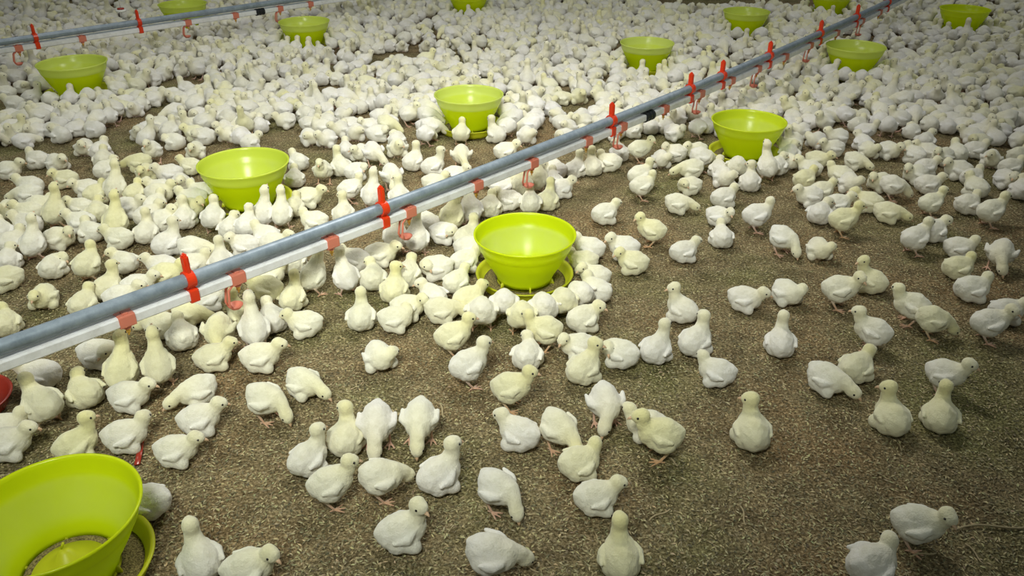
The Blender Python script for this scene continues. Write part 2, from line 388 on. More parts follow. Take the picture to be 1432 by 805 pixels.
def mirrored(sp): zc, p, n, h, l, w_ = sp; return (zc, p, (n[0], -n[1], n[2]), (h[0], -h[1], h[2], h[3], -h[4], h[5]), l, w_)
SPEC = {
 'L0': (.0400, 4, (.037, 0, .058), (.046, 0, .071, *hy(0, -.22)), 0, .001),
 'L1': (.0400, 4, (.034, .007, .058), (.040, .013, .071, *hy(55, -.2)), 0, .003),
 'V0': (.0410, 14, (.030, 0, .080), (.032, 0, .103, *hy(0, -.12)), 0, .002),
 'V1': (.0410, 12, (.029, .003, .076), (.031, .006, .098, *hy(60, -.12)), 0, 0),
 'N1': (.0395, 2, (.029, .014, .055), (.022, .029, .060, *hy(125, -.35)), 0, .001),
 'T0': (.0390, -4, (.044, 0, .042), (.062, 0, .031, *hy(0, -.45)), 0, .002),
 'S0': (.0640, 10, (.036, 0, .090), (.042, 0, .110, *hy(0, -.12)), 1, .001),
 'S1': (.0640, 10, (.035, .004, .088), (.040, .008, .107, *hy(55, -.15)), 1, .003),
 'P0': (.0630, -14, (.047, 0, .050), (.060, 0, .032, *hy(0, -1.1)), 1, .002),
 'P1': (.0630, -12, (.044, .010, .052), (.056, .018, .034, *hy(35, -1.0)), 1, .004),
 'U0': (.0680, 42, (.028, 0, .120), (.030, 0, .146, *hy(0, .75)), 1, .001),
}
for k in list(SPEC):
    if k in ('L1', 'V1', 'N1', 'S1', 'P1'): SPEC[k[0] + '2'] = mirrored(SPEC[k])

def blob_mesh(B):
    bm0 = bmesh.new(); bmesh.ops.create_icosphere(bm0, subdivisions=2, radius=1)
    v = np.array([p.co[:] for p in bm0.verts]); fc = np.array([[q.index for q in p.verts] for p in bm0.faces]); bm0.free()
    V = (v[None] * B[:, 3][:, None, None] + B[:, None, :3]).reshape(-1, 3)
    Fc = (fc[None] + (np.arange(len(B)) * len(v))[:, None, None]).reshape(-1, 3)
    me = bpy.data.meshes.new('b'); me.from_pydata(V.tolist(), [], Fc.tolist()); return me
def modded(me, setup):
    o = bpy.data.objects.new('m', me); C.objects.link(o); setup(o)
    bpy.context.view_layer.update()
    out = bpy.data.meshes.new_from_object(o.evaluated_get(bpy.context.evaluated_depsgraph_get()))
    bpy.data.objects.remove(o); return out
def co_of(me):
    a = np.empty(len(me.vertices) * 3, np.float32); me.vertices.foreach_get('co', a); return a.reshape(-1, 3).astype(float)
def near_blob(co, B):
    out = []
    for k in range(0, len(co), 4000):
        out.append(np.linalg.norm(co[k:k + 4000, None] - B[None, :, :3], axis=2) - B[None, :, 3])
    return np.concatenate(out)
def paint(me, B, name='down', mul=(1, 1, 1)):
    co = co_of(me); sd = near_blob(co, B); w_ = np.exp(-np.clip(sd - sd.min(1, keepdims=True), 0, .05) / .0035)
    col = (w_ @ B[:, 4:7]) / w_.sum(1, keepdims=True) * np.array(mul)
    at_ = me.color_attributes.new(name, 'FLOAT_COLOR', 'POINT')
    at_.data.foreach_set('color', np.c_[col, np.ones(len(col))].astype(np.float32).ravel())
def shape_chick(key):
    zc, p, n, h, l, wo = SPEC[key]
    B, hd, dh = chick_blobs(zc, p, n, h, l, wing_out=wo)
    me = blob_mesh(B)
    def rm(o):
        m = o.modifiers.new('r', 'REMESH'); m.mode = 'VOXEL'; m.voxel_size = .0014
    me = modded(me, rm)
    co = co_of(me); sd = near_blob(co, B); isleg = B[sd.argmin(1), 7] > .5
    e = np.empty(len(me.edges) * 2, np.int32); me.edges.foreach_get('vertices', e); e = e.reshape(-1, 2)
    deg = np.bincount(e.ravel(), minlength=len(co))[:, None]
    wgt = np.where(isleg, .04, .6)[:, None]
    for _ in range(16):
        s = np.zeros_like(co); np.add.at(s, e[:, 0], co[e[:, 1]]); np.add.at(s, e[:, 1], co[e[:, 0]])
        co += wgt * (s / deg - co)
    # tufts of down: small uneven swellings
    c0 = np.array((0, 0, zc))
    for i in np.nonzero(~isleg)[0]:
        v = Vector(co[i]); a = noise.noise(v * 42) * .0018 + noise.noise(v * 130) * .0007
        d = (v - Vector(c0)).normalized(); co[i] += np.array(d) * a
    co[:, 2] = np.maximum(co[:, 2], .0006)
    me.vertices.foreach_set('co', co.astype(np.float32).ravel()); me.update()
    lods = []
    for target in (11000, 900, 300):
        ratio = min(1, target / len(me.polygons) * .5 * 1.0)
        def dc(o):
            m = o.modifiers.new('d', 'DECIMATE'); m.ratio = ratio; o.modifiers.new('t', 'TRIANGULATE')
        q = modded(me, dc); paint(q, B); q.materials.append(DOWN); q.name = 'chick'
        q.polygons.foreach_set('use_smooth', [True] * len(q.polygons)); lods.append(q)
    # face: eyes and beak in chick space
    dh = Vector(dh); hd = Vector(hd); side = dh.cross(Vector((0, 0, 1))).normalized(); up_ = side.cross(dh).normalized()
    face = []
    for s in (-1, 1):
        bm = bmesh.new(); ctr = hd + dh * .0068 + side * s * .0136 + up_ * .0035
        bmesh.ops.create_icosphere(bm, subdivisions=2, radius=.0029, matrix=Matrix.Translation(ctr))
        q = mesh_from_bm('eye', bm); q.materials.append(EYE); face.append(('eye', q))
    bm = bmesh.new(); b0 = hd + dh * .0175 - up_ * .0035
    pts = [b0, b0 + dh * .006 - up_ * .0004, b0 + dh * .0105 - up_ * .0022, b0 + dh * .0120 - up_ * .0040]
    rr = [.0048, .0038, .0020, .0007]; rings = []
    for p_, r_ in zip(pts, rr): rings.append([bm.verts.new(p_ + side * math.cos(a) * r_ + up_ * math.sin(a) * r_ * .85) for a in [2 * math.pi * k / 10 for k in range(10)]])
    for a, b_ in zip(rings, rings[1:]):
        for k in range(10): bm.faces.new([a[k], a[(k + 1) % 10], b_[(k + 1) % 10], b_[k]])
    bm.faces.new(rings[0]); bm.faces.new(rings[-1])
    q = mesh_from_bm('beak', bm); q.materials.append(BEAK); face.append(('beak', q))
    return lods, face
MODELS = {k: shape_chick(k) for k in SPEC}

rng = random.Random(7)
def shade(y):
    a = rng.uniform(.93, 1.0)
    if y == 'y': return (a * .96, a * .945, a * rng.uniform(.66, .78), 1)
    q = rng.random()
    return (a, a * rng.uniform(.985, 1.0), a * (rng.uniform(.86, .93) if q < .3 else rng.uniform(.95, 1.03)), 1)
VARIANTS = {'L': ('L0', 'L1', 'L2', 'L0'), 'V': ('V0', 'V1', 'V2', 'V0'), 'N': ('N1', 'N2'), 'T': ('T0',), 'S': ('S0', 'S1', 'S2', 'S0'), 'P': ('P0', 'P1', 'P2'), 'U': ('U0',)}
PROTO = {}
def chick(pose, x, y, yaw, tint, label, group):
    key = rng.choice(VARIANTS[pose]); lods, face = MODELS[key]
    if key not in PROTO:
        o = link('chick', lods[0]); PROTO[key] = (o, [link(n_, m_, o) for n_, m_ in face])
    else:
        src, kids = PROTO[key]
        o = src.copy(); C.objects.link(o)
        for k_ in kids:
            c = k_.copy(); C.objects.link(c); c.parent = o
    s = rng.uniform(.90, 1.0)
    o.location = (x, y, 0); o.rotation_euler = (0, 0, math.radians(yaw) + rng.uniform(-.1, .1)); o.scale = (s, s, s * rng.uniform(.97, 1.04))
    o.color = shade(tint)
    tag(o, label, 'chick', group)
    return o
CHICKS = [
 ('V', -0.344, 2.087, 90.0, 'y', 'yellowish chick sitting tall facing away, below the second red hanger'),
 ('L', -0.316, 2.184, 80.0, '', 'white chick resting facing away, second closest below the second red hanger'),
 ('N', -0.235, 2.219, 180.0, '', 'white chick curled up facing left, below the second red hanger'),
 ('L', -0.23, 2.051, 135.0, '', 'white chick resting facing back left, left of the chick-ringed middle feeder'),
 ('N', -0.315, 1.922, 0.0, '', 'white chick curled up facing right, below the second red hanger'),
 ('L', -0.287, 1.984, 0.0, '', 'white chick resting facing right, second closest left of the chick-ringed middle feeder'),
 ('T', -0.191, 1.966, 0.0, 'y', 'yellowish chick lying flat facing right, left of the chick-ringed middle feeder'),
 ('S', -0.149, 1.802, 20.0, 'y', 'yellowish chick standing facing right, closest below the chick-ringed middle feeder'),
 ('S', -0.103, 1.666, 30.0, '', 'white chick standing facing back right, below the chick-ringed middle feeder'),
 ('L', -0.163, 2.138, 60.0, '', 'white chick resting facing back right, second closest left of the chick-ringed middle feeder'),
 ('L', -0.144, 2.267, 30.0, '', 'white chick resting facing back right, closest left of the chick-ringed middle feeder'),
 ('L', -0.135, 2.36, 10.0, '', 'white chick resting facing right, closest left of the chick-ringed middle feeder'),
 ('L', -0.12, 2.03, 30.0, 'y', 'yellowish chick resting facing back right, left of the chick-ringed middle feeder'),
 ('P', -0.083, 1.926, 88.0, '', 'white chick pecking facing away, third closest below the chick-ringed middle feeder'),
 ('P', -0.022, 1.981, 90.0, '', 'white chick pecking facing away, closest below the chick-ringed middle feeder'),
 ('P', 0.027, 1.906, 88.0, 'y', 'yellowish chick pecking facing away, closest below the chick-ringed middle feeder'),
 ('P', 0.086, 1.953, 100.0, '', 'white chick pecking facing away, second closest below the chick-ringed middle feeder'),
 ('P', 0.143, 1.986, 105.0, 'y', 'yellowish chick pecking facing away, second closest below the chick-ringed middle feeder'),
 ('P', 0.192, 2.035, 120.0, '', 'white chick pecking facing back left, right of the chick-ringed middle feeder'),
 ('L', 0.243, 2.083, 140.0, '', 'white chick resting facing back left, right of the chick-ringed middle feeder'),
 ('L', 0.246, 2.171, 170.0, '', 'white chick resting facing left, second closest right of the chick-ringed middle feeder'),
 ('L', 0.217, 2.267, 180.0, 'y', 'yellowish chick resting facing left, right of the chick-ringed middle feeder'),
 ('L', 0.245, 2.354, 160.0, '', 'white chick resting facing left, closest right of the chick-ringed middle feeder'),
 ('L', 0.199, 1.922, 30.0, '', 'white chick resting facing back right, below the chick-ringed middle feeder'),
 ('L', 0.04, 1.747, 75.0, '', 'white chick resting facing away, below the chick-ringed middle feeder'),
 ('S', 0.079, 1.825, 180.0, 'y', 'yellowish chick standing facing left, below the chick-ringed middle feeder'),
 ('L', 0.167, 1.787, 185.0, '', 'white chick resting facing left, closest below the chick-ringed middle feeder'),
 ('V', 0.181, 1.685, 50.0, 'y', 'yellowish chick sitting tall facing back right, below the chick-ringed middle feeder'),
 ('N', 0.276, 1.753, 150.0, '', 'white chick curled up facing back left, below the chick-ringed middle feeder'),
 ('L', -0.408, 2.312, 0.0, '', 'white chick resting facing right, below the second red hanger'),
 ('L', -0.417, 2.16, 90.0, '', 'white chick resting facing away, closest below the second red hanger'),
 ('U', -0.375, 2.395, 75.0, '', 'white chick stretching up facing away, below the second red hanger'),
 ('U', -0.306, 2.383, 90.0, '', 'white chick stretching up facing away, right of the second red hanger'),
 ('L', -0.287, 2.549, 120.0, '', 'white chick resting facing back left, right of the second red hanger'),
 ('U', -0.202, 2.549, 60.0, 'y', 'yellowish chick stretching up facing back right, right of the second red hanger'),
 ('U', -0.143, 2.614, 110.0, '', 'white chick stretching up facing away, above the chick-ringed middle feeder'),
 ('L', -0.079, 2.689, 85.0, '', 'white chick resting facing away, above the chick-ringed middle feeder'),
 ('L', -0.015, 2.747, 165.0, '', 'white chick resting facing left, above the chick-ringed middle feeder'),
 ('N', -0.221, 2.467, 0.0, '', 'white chick curled up facing right, right of the second red hanger'),
 ('V', -0.144, 2.441, 50.0, '', 'white chick sitting tall facing back right, left of the chick-ringed middle feeder'),
 ('L', -0.032, 2.874, 30.0, '', 'white chick resting facing back right, closest above the chick-ringed middle feeder'),
 ('U', 0.038, 2.839, 90.0, 'y', 'yellowish chick stretching up facing away, closest above the chick-ringed middle feeder'),
 ('S', 0.065, 2.681, 90.0, '', 'white chick standing facing away, above the chick-ringed middle feeder'),
 ('V', 0.13, 2.747, 70.0, 'y', 'yellowish chick sitting tall facing away, above the chick-ringed middle feeder'),
 ('U', 0.094, 2.901, 100.0, 'y', 'yellowish chick stretching up facing away, second closest above the chick-ringed middle feeder'),
 ('L', 0.155, 2.937, 90.0, '', 'white chick resting facing away, second closest below the third red hanger'),
 ('L', 0.187, 2.857, 30.0, '', 'white chick resting facing back right, second closest above the chick-ringed middle feeder'),
 ('L', 0.162, 3.035, 180.0, '', 'white chick resting facing left, second closest below the third red hanger'),
 ('V', 0.252, 3.069, 60.0, '', 'white chick sitting tall facing back right, below the third red hanger'),
 ('V', 0.321, 3.089, 100.0, '', 'white chick sitting tall facing away, below the third red hanger'),
 ('L', 0.39, 3.132, 165.0, '', 'white chick resting facing left, closest below the third red hanger'),
 ('L', 0.14, 3.097, 180.0, '', 'white chick resting facing left, left of the third red hanger'),
 ('L', -0.06, 2.954, 0.0, '', 'white chick resting facing right, third closest below the pale centre feeder'),
 ('V', -0.398, 3.142, 60.0, '', 'white chick sitting tall facing back right, above the second red hanger'),
 ('V', -0.31, 3.087, 20.0, '', 'white chick sitting tall facing right, below the pale centre feeder'),
 ('P', -0.205, 3.158, 270.0, '', 'white chick pecking facing forward, below the pale centre feeder'),
 ('L', -0.022, 3.26, 20.0, '', 'white chick resting facing right, closest below the pale centre feeder'),
 ('L', -0.216, 2.996, 0.0, '', 'white chick resting facing right, second closest below the pale centre feeder'),
 ('L', -0.29, 2.913, 0.0, '', 'white chick resting facing right, right of the second red hanger'),
 ('V', -0.412, 2.776, 90.0, '', 'white chick sitting tall facing away, right of the second red hanger'),
 ('P', -0.454, 2.929, 300.0, '', 'white chick pecking facing front right, closest above the second red hanger'),
 ('L', -0.481, 3.289, 270.0, '', 'white chick resting facing forward, second closest above the second red hanger'),
 ('T', -0.891, 1.948, 0.0, 'y', 'yellowish chick lying flat facing right, below the lowest red hanger'),
 ('P', -0.772, 1.82, 270.0, 'y', 'yellowish chick pecking facing forward, below the lowest red hanger'),
 ('L', -0.876, 1.836, 120.0, '', 'white chick resting facing back left, below the lowest red hanger'),
 ('V', -0.752, 1.952, 150.0, 'y', 'yellowish chick sitting tall facing back left, right of the lowest red hanger'),
 ('U', -0.68, 1.835, 110.0, '', 'white chick stretching up facing away, right of the lowest red hanger'),
 ('L', -0.659, 1.922, 120.0, '', 'white chick resting facing back left, right of the lowest red hanger'),
 ('L', -0.566, 1.896, 180.0, '', 'white chick resting facing left, second closest right of the lowest red hanger'),
 ('S', -0.711, 2.048, 175.0, 'y', 'yellowish chick standing facing left, right of the lowest red hanger'),
 ('V', -0.629, 2.041, 80.0, 'y', 'yellowish chick sitting tall facing away, right of the lowest red hanger'),
 ('U', -0.583, 2.126, 50.0, '', 'white chick stretching up facing back right, below the second red hanger'),
 ('U', -0.492, 2.127, 120.0, '', 'white chick stretching up facing back left, below the second red hanger'),
 ('L', -0.492, 2.273, 170.0, '', 'white chick resting facing left, below the second red hanger'),
 ('L', -0.757, 1.739, 25.0, 'y', 'yellowish chick resting facing back right, below the lowest red hanger'),
 ('L', -0.634, 1.735, 15.0, '', 'white chick resting facing right, closest below the lowest red hanger'),
 ('V', -0.416, 1.936, 92.0, '', 'white chick sitting tall facing away, below the second red hanger'),
 ('L', -0.865, 2.037, 30.0, '', 'white chick resting facing back right, below the lowest red hanger'),
 ('L', -0.681, 2.263, 90.0, '', 'white chick resting facing away, second closest below the left third feeder'),
 ('L', -0.727, 2.169, 20.0, '', 'white chick resting facing right, right of the lowest red hanger'),
 ('N', -1.411, 2.231, 90.0, '', 'white chick curled up facing away, nearest the left edge of photo'),
 ('L', -1.346, 2.038, 280.0, 'y', 'yellowish chick resting facing forward, nearest the left edge of photo'),
 ('S', -1.286, 2.205, 80.0, 'y', 'yellowish chick standing facing away, nearest the left edge of photo'),
 ('L', -1.208, 2.264, 150.0, '', 'white chick resting facing back left, left of the lowest red hanger'),
 ('V', -1.186, 2.103, 60.0, 'y', 'yellowish chick sitting tall facing back right, left of the lowest red hanger'),
 ('L', -1.215, 2.009, 80.0, 'y', 'yellowish chick resting facing away, second closest to the left edge of photo'),
 ('L', -1.379, 1.902, 100.0, 'y', 'yellowish chick resting facing away, closest to the left edge of photo'),
 ('L', -1.519, 2.151, 200.0, 'y', 'yellowish chick resting facing left, closest to the left edge of photo'),
 ('L', -1.111, 2.037, 20.0, '', 'white chick resting facing right, second closest left of the lowest red hanger'),
 ('L', -1.095, 2.111, 20.0, '', 'white chick resting facing right, closest left of the lowest red hanger'),
 ('L', -1.085, 2.24, 180.0, '', 'white chick resting facing left, closest left of the lowest red hanger'),
 ('L', -1.033, 2.175, 0.0, 'y', 'yellowish chick resting facing right, left of the lowest red hanger'),
 ('L', -1.931, 3.163, 165.0, '', 'white chick resting facing left, fourth closest to the left edge of photo'),
 ('L', -1.975, 3.042, 15.0, '', 'white chick resting facing right, closest to the left edge of photo'),
 ('L', -1.827, 3.122, 330.0, '', 'white chick resting facing front right, nearest the left edge of photo'),
 ('L', -1.817, 2.879, 180.0, '', 'white chick resting facing left, third closest to the left edge of photo'),
 ('T', -1.784, 2.8, 190.0, '', 'white chick lying flat facing left, nearest the left edge of photo'),
 ('L', -1.719, 2.956, 175.0, 'y', 'yellowish chick resting facing left, second closest to the left edge of photo'),
 ('L', -1.594, 2.856, 185.0, '', 'white chick resting facing left, seventh closest to the left edge of photo'),
 ('L', -1.805, 3.304, 270.0, '', 'white chick resting facing forward, second closest to the left edge of photo'),
 ('L', -1.718, 3.271, 90.0, '', 'white chick resting facing away, third closest to the left edge of photo'),
 ('L', -1.66, 3.163, 100.0, '', 'white chick resting facing away, fourth closest to the left edge of photo'),
 ('L', -1.601, 3.052, 60.0, '', 'white chick resting facing back right, second closest to the left edge of photo'),
 ('S', -1.478, 3.211, 270.0, '', 'white chick standing facing forward, left of the left third feeder'),
 ('T', -1.507, 3.13, 180.0, 'y', 'yellowish chick lying flat facing left, left of the left third feeder'),
 ('L', -1.426, 3.003, 270.0, 'y', 'yellowish chick resting facing forward, left of the left third feeder'),
 ('L', -1.324, 3.271, 270.0, '', 'white chick resting facing forward, left of the left third feeder'),
 ('L', -1.285, 3.092, 170.0, 'y', 'yellowish chick resting facing left, left of the left third feeder'),
 ('L', -1.335, 2.994, 190.0, '', 'white chick resting facing left, third closest left of the left third feeder'),
 ('L', -1.245, 2.893, 300.0, '', 'white chick resting facing front right, left of the left third feeder'),
 ('L', -1.318, 2.855, 180.0, '', 'white chick resting facing left, fourth closest left of the left third feeder'),
 ('L', -1.289, 2.795, 0.0, '', 'white chick resting facing right, left of the left third feeder'),
 ('L', -1.393, 2.812, 90.0, 'y', 'yellowish chick resting facing away, left of the left third feeder'),
 ('U', -1.458, 2.814, 88.0, '', 'white chick stretching up facing away, second closest to the left edge of photo'),
 ('L', -1.528, 2.803, 60.0, 'y', 'yellowish chick resting facing back right, nearest the left edge of photo'),
 ('L', -1.778, 2.649, 270.0, '', 'white chick resting facing forward, closest to the left edge of photo'),
 ('L', -1.696, 2.633, 180.0, '', 'white chick resting facing left, second closest to the left edge of photo'),
 ('U', -1.574, 2.593, 80.0, 'y', 'yellowish chick stretching up facing away, nearest the left edge of photo'),
 ('N', -1.677, 2.696, 0.0, '', 'white chick curled up facing right, nearest the left edge of photo'),
 ('L', -1.54, 2.688, 175.0, '', 'white chick resting facing left, fifth closest to the left edge of photo'),
 ('U', -1.33, 2.512, 90.0, 'y', 'yellowish chick stretching up facing away, left of the lowest red hanger'),
 ('L', -1.358, 2.68, 5.0, '', 'white chick resting facing right, second closest above the lowest red hanger'),
 ('L', -1.274, 2.704, 80.0, '', 'white chick resting facing away, left of the left third feeder'),
 ('L', -1.455, 2.641, 120.0, 'y', 'yellowish chick resting facing back left, nearest the left edge of photo'),
 ('L', -1.477, 2.557, 180.0, '', 'white chick resting facing left, sixth closest to the left edge of photo'),
 ('L', -1.407, 2.481, 150.0, '', 'white chick resting facing back left, nearest the left edge of photo'),
 ('L', -1.478, 2.426, 0.0, '', 'white chick resting facing right, second closest to the left edge of photo'),
 ('U', -1.526, 2.35, 85.0, '', 'white chick stretching up facing away, closest to the left edge of photo'),
 ('L', -1.644, 2.53, 170.0, '', 'white chick resting facing left, closest to the left edge of photo'),
 ('L', -1.621, 2.396, 60.0, '', 'white chick resting facing back right, closest to the left edge of photo'),
 ('L', -1.704, 2.475, 100.0, '', 'white chick resting facing away, closest to the left edge of photo'),
 ('L', -1.572, 2.273, 110.0, '', 'white chick resting facing away, second closest to the left edge of photo'),
 ('L', -1.294, 2.429, 175.0, '', 'white chick resting facing left, second closest left of the lowest red hanger'),
 ('L', -1.26, 2.608, 45.0, '', 'white chick resting facing back right, second closest above the lowest red hanger'),
 ('V', -1.219, 2.476, 90.0, '', 'white chick sitting tall facing away, second closest above the lowest red hanger'),
 ('L', -1.202, 2.571, 60.0, '', 'white chick resting facing back right, closest above the lowest red hanger'),
 ('V', -1.112, 2.386, 50.0, '', 'white chick sitting tall facing back right, above the lowest red hanger'),
 ('V', -1.132, 2.59, 95.0, '', 'white chick sitting tall facing away, left of the left third feeder'),
 ('L', -1.134, 2.668, 5.0, 'y', 'yellowish chick resting facing right, left of the left third feeder'),
 ('L', -1.153, 2.82, 180.0, '', 'white chick resting facing left, closest left of the left third feeder'),
 ('L', -1.162, 2.75, 200.0, '', 'white chick resting facing left, second closest left of the left third feeder'),
 ('S', -1.015, 2.548, 92.0, '', 'white chick standing facing away, second closest below the left third feeder'),
 ('L', -0.949, 2.509, 90.0, '', 'white chick resting facing away, closest below the left third feeder'),
 ('S', -0.885, 2.493, 85.0, '', 'white chick standing facing away, closest below the left third feeder'),
 ('T', -1.017, 2.358, 0.0, '', 'white chick lying flat facing right, above the lowest red hanger'),
 ('V', -0.908, 2.272, 100.0, '', 'white chick sitting tall facing away, closest above the lowest red hanger'),
 ('L', -0.981, 2.244, 20.0, '', 'white chick resting facing right, closest above the lowest red hanger'),
 ('L', -0.865, 2.376, 170.0, '', 'white chick resting facing left, closest right of the lowest red hanger'),
 ('L', -0.865, 3.142, 130.0, '', 'white chick resting facing back left, right of the left third feeder'),
 ('L', -0.839, 2.965, 95.0, '', 'white chick resting facing away, right of the left third feeder'),
 ('S', -0.732, 2.984, 270.0, '', 'white chick standing facing forward, left of the second red hanger'),
 ('V', -0.682, 3.085, 125.0, '', 'white chick sitting tall facing back left, above the second red hanger'),
 ('L', -0.695, 3.27, 100.0, '', 'white chick resting facing away, above the second red hanger'),
 ('L', -0.63, 3.241, 265.0, '', 'white chick resting facing forward, closest above the second red hanger'),
 ('P', -0.561, 3.184, 300.0, '', 'white chick pecking facing front right, second closest above the second red hanger'),
 ('S', -0.591, 2.81, 25.0, '', 'white chick standing facing back right, left of the second red hanger'),
 ('N', -0.61, 3.035, 40.0, '', 'white chick curled up facing back right, above the second red hanger'),
 ('U', -0.504, 2.752, 80.0, '', 'white chick stretching up facing away, above the second red hanger'),
 ('V', -0.589, 2.629, 90.0, '', 'white chick sitting tall facing away, left of the second red hanger'),
 ('U', -0.853, 2.581, 80.0, '', 'white chick stretching up facing away, below the left third feeder'),
 ('U', -0.791, 2.583, 90.0, '', 'white chick stretching up facing away, right of the left third feeder'),
 ('L', -0.777, 2.692, 90.0, 'y', 'yellowish chick resting facing away, right of the left third feeder'),
 ('L', -0.735, 2.768, 0.0, '', 'white chick resting facing right, right of the left third feeder'),
 ('L', -0.681, 2.565, 178.0, '', 'white chick resting facing left, left of the second red hanger'),
 ('L', -0.813, 2.447, 150.0, '', 'white chick resting facing back left, below the left third feeder'),
 ('L', -0.761, 2.38, 10.0, '', 'white chick resting facing right, below the left third feeder'),
 ('S', 0.486, 2.836, 10.0, '', 'white chick standing facing right, third closest below the third red hanger'),
 ('S', 0.49, 2.936, 20.0, '', 'white chick standing facing right, second closest below the third red hanger'),
 ('L', 0.446, 3.248, 100.0, '', 'white chick resting facing away, closest below the third red hanger'),
 ('S', 0.533, 3.231, 0.0, '', 'white chick standing facing right, closest below the third red hanger'),
 ('N', 0.607, 3.163, 270.0, '', 'white chick curled up facing forward, right of the third red hanger'),
 ('L', 0.67, 3.236, 170.0, '', 'white chick resting facing left, right of the third red hanger'),
 ('L', 0.765, 3.261, 200.0, '', 'white chick resting facing left, left of the bright feeder beyond bare litter'),
 ('P', 0.767, 3.131, 0.0, '', 'white chick pecking facing right, left of the bright feeder beyond bare litter'),
 ('T', 0.7, 3.052, 185.0, '', 'white chick lying flat facing left, left of the bright feeder beyond bare litter'),
 ('N', 0.664, 2.886, 180.0, '', 'white chick curled up facing left, left of the bright feeder beyond bare litter'),
 ('L', 0.819, 3.064, 90.0, '', 'white chick resting facing away, left of the bright feeder beyond bare litter'),
 ('P', 0.881, 3.033, 80.0, '', 'white chick pecking facing away, below the bright feeder beyond bare litter'),
 ('N', 0.816, 2.956, 270.0, '', 'white chick curled up facing forward, closest below the bright feeder beyond bare litter'),
 ('V', 0.907, 2.925, 70.0, '', 'white chick sitting tall facing away, closest below the bright feeder beyond bare litter'),
 ('L', 0.774, 2.77, 25.0, '', 'white chick resting facing back right, closest below the bright feeder beyond bare litter'),
 ('U', 0.996, 3.025, 100.0, '', 'white chick stretching up facing away, below the bright feeder beyond bare litter'),
 ('T', 0.6, 2.713, 345.0, '', 'white chick lying flat facing right, below the bright feeder beyond bare litter'),
 ('L', 0.327, 2.625, 25.0, '', 'white chick resting facing back right, right of the chick-ringed middle feeder'),
 ('S', 0.456, 2.451, 155.0, 'y', 'yellowish chick standing facing back left, right of the chick-ringed middle feeder'),
 ('L', 0.55, 2.337, 25.0, '', 'white chick resting facing back right, third closest below the bright feeder beyond bare litter'),
 ('L', 0.723, 2.602, 330.0, '', 'white chick resting facing front right, closest below the bright feeder beyond bare litter'),
 ('L', 0.691, 2.443, 90.0, '', 'white chick resting facing away, below the bright feeder beyond bare litter'),
 ('S', 0.839, 2.559, 10.0, '', 'white chick standing facing right, below the bright feeder beyond bare litter'),
 ('L', 0.355, 2.357, 160.0, '', 'white chick resting facing left, third closest right of the chick-ringed middle feeder'),
 ('L', 0.371, 2.256, 155.0, 'y', 'yellowish chick resting facing back left, right of the chick-ringed middle feeder'),
 ('L', 1.058, 3.095, 60.0, '', 'white chick resting facing back right, right of the bright feeder beyond bare litter'),
 ('L', 1.121, 3.138, 300.0, '', 'white chick resting facing front right, closest right of the bright feeder beyond bare litter'),
 ('L', 1.176, 3.064, 150.0, '', 'white chick resting facing back left, closest right of the bright feeder beyond bare litter'),
 ('L', 1.125, 2.951, 35.0, 'y', 'yellowish chick resting facing back right, right of the bright feeder beyond bare litter'),
 ('L', 1.165, 3.305, 170.0, '', 'white chick resting facing left, closest right of the bright feeder beyond bare litter'),
 ('L', 1.246, 3.155, 330.0, 'y', 'yellowish chick resting facing front right, right of the bright feeder beyond bare litter'),
 ('L', 1.344, 3.293, 190.0, '', 'white chick resting facing left, second closest right of the bright feeder beyond bare litter'),
 ('T', 1.395, 3.145, 315.0, '', 'white chick lying flat facing front right, right of the bright feeder beyond bare litter'),
 ('N', 1.492, 3.271, 270.0, '', 'white chick curled up facing forward, second closest right of the bright feeder beyond bare litter'),
 ('L', 1.577, 3.261, 300.0, '', 'white chick resting facing front right, second closest right of the bright feeder beyond bare litter'),
 ('L', 1.271, 2.998, 150.0, '', 'white chick resting facing back left, second closest right of the bright feeder beyond bare litter'),
 ('N', 1.279, 2.897, 270.0, '', 'white chick curled up facing forward, closest right of the bright feeder beyond bare litter'),
 ('L', 1.393, 2.915, 190.0, '', 'white chick resting facing left, third closest right of the bright feeder beyond bare litter'),
 ('P', 1.415, 2.832, 350.0, '', 'white chick pecking facing right, right of the bright feeder beyond bare litter'),
 ('L', 1.08, 2.775, 185.0, '', 'white chick resting facing left, below the bright feeder beyond bare litter'),
 ('L', 1.154, 2.836, 15.0, '', 'white chick resting facing right, closest right of the bright feeder beyond bare litter'),
 ('L', 1.275, 2.727, 150.0, 'y', 'yellowish chick resting facing back left, right of the bright feeder beyond bare litter'),
 ('L', 1.078, 2.632, 60.0, '', 'white chick resting facing back right, second closest below the bright feeder beyond bare litter'),
 ('L', 1.171, 2.711, 10.0, '', 'white chick resting facing right, second closest right of the bright feeder beyond bare litter'),
 ('S', 1.121, 2.522, 0.0, 'y', 'yellowish chick standing facing right, right of the bright feeder beyond bare litter'),
 ('T', 1.322, 2.634, 345.0, 'y', 'yellowish chick lying flat facing right, right of the bright feeder beyond bare litter'),
 ('S', 1.488, 2.682, 15.0, '', 'white chick standing facing right, fourth closest to the middle of right edge'),
 ('L', 1.646, 3.075, 10.0, '', 'white chick resting facing right, ninth closest to the middle of right edge'),
 ('L', 1.564, 2.998, 190.0, '', 'white chick resting facing left, fourth closest right of the bright feeder beyond bare litter'),
 ('L', 1.578, 2.897, 5.0, '', 'white chick resting facing right, seventh closest to the middle of right edge'),
 ('L', 1.748, 3.042, 160.0, '', 'white chick resting facing left, closest to the middle of right edge'),
 ('L', 1.779, 2.972, 15.0, '', 'white chick resting facing right, sixth closest to the middle of right edge'),
 ('L', 1.735, 2.861, 100.0, '', 'white chick resting facing away, closest to the middle of right edge'),
 ('L', 1.895, 2.94, 280.0, '', 'white chick resting facing forward, closest to the middle of right edge'),
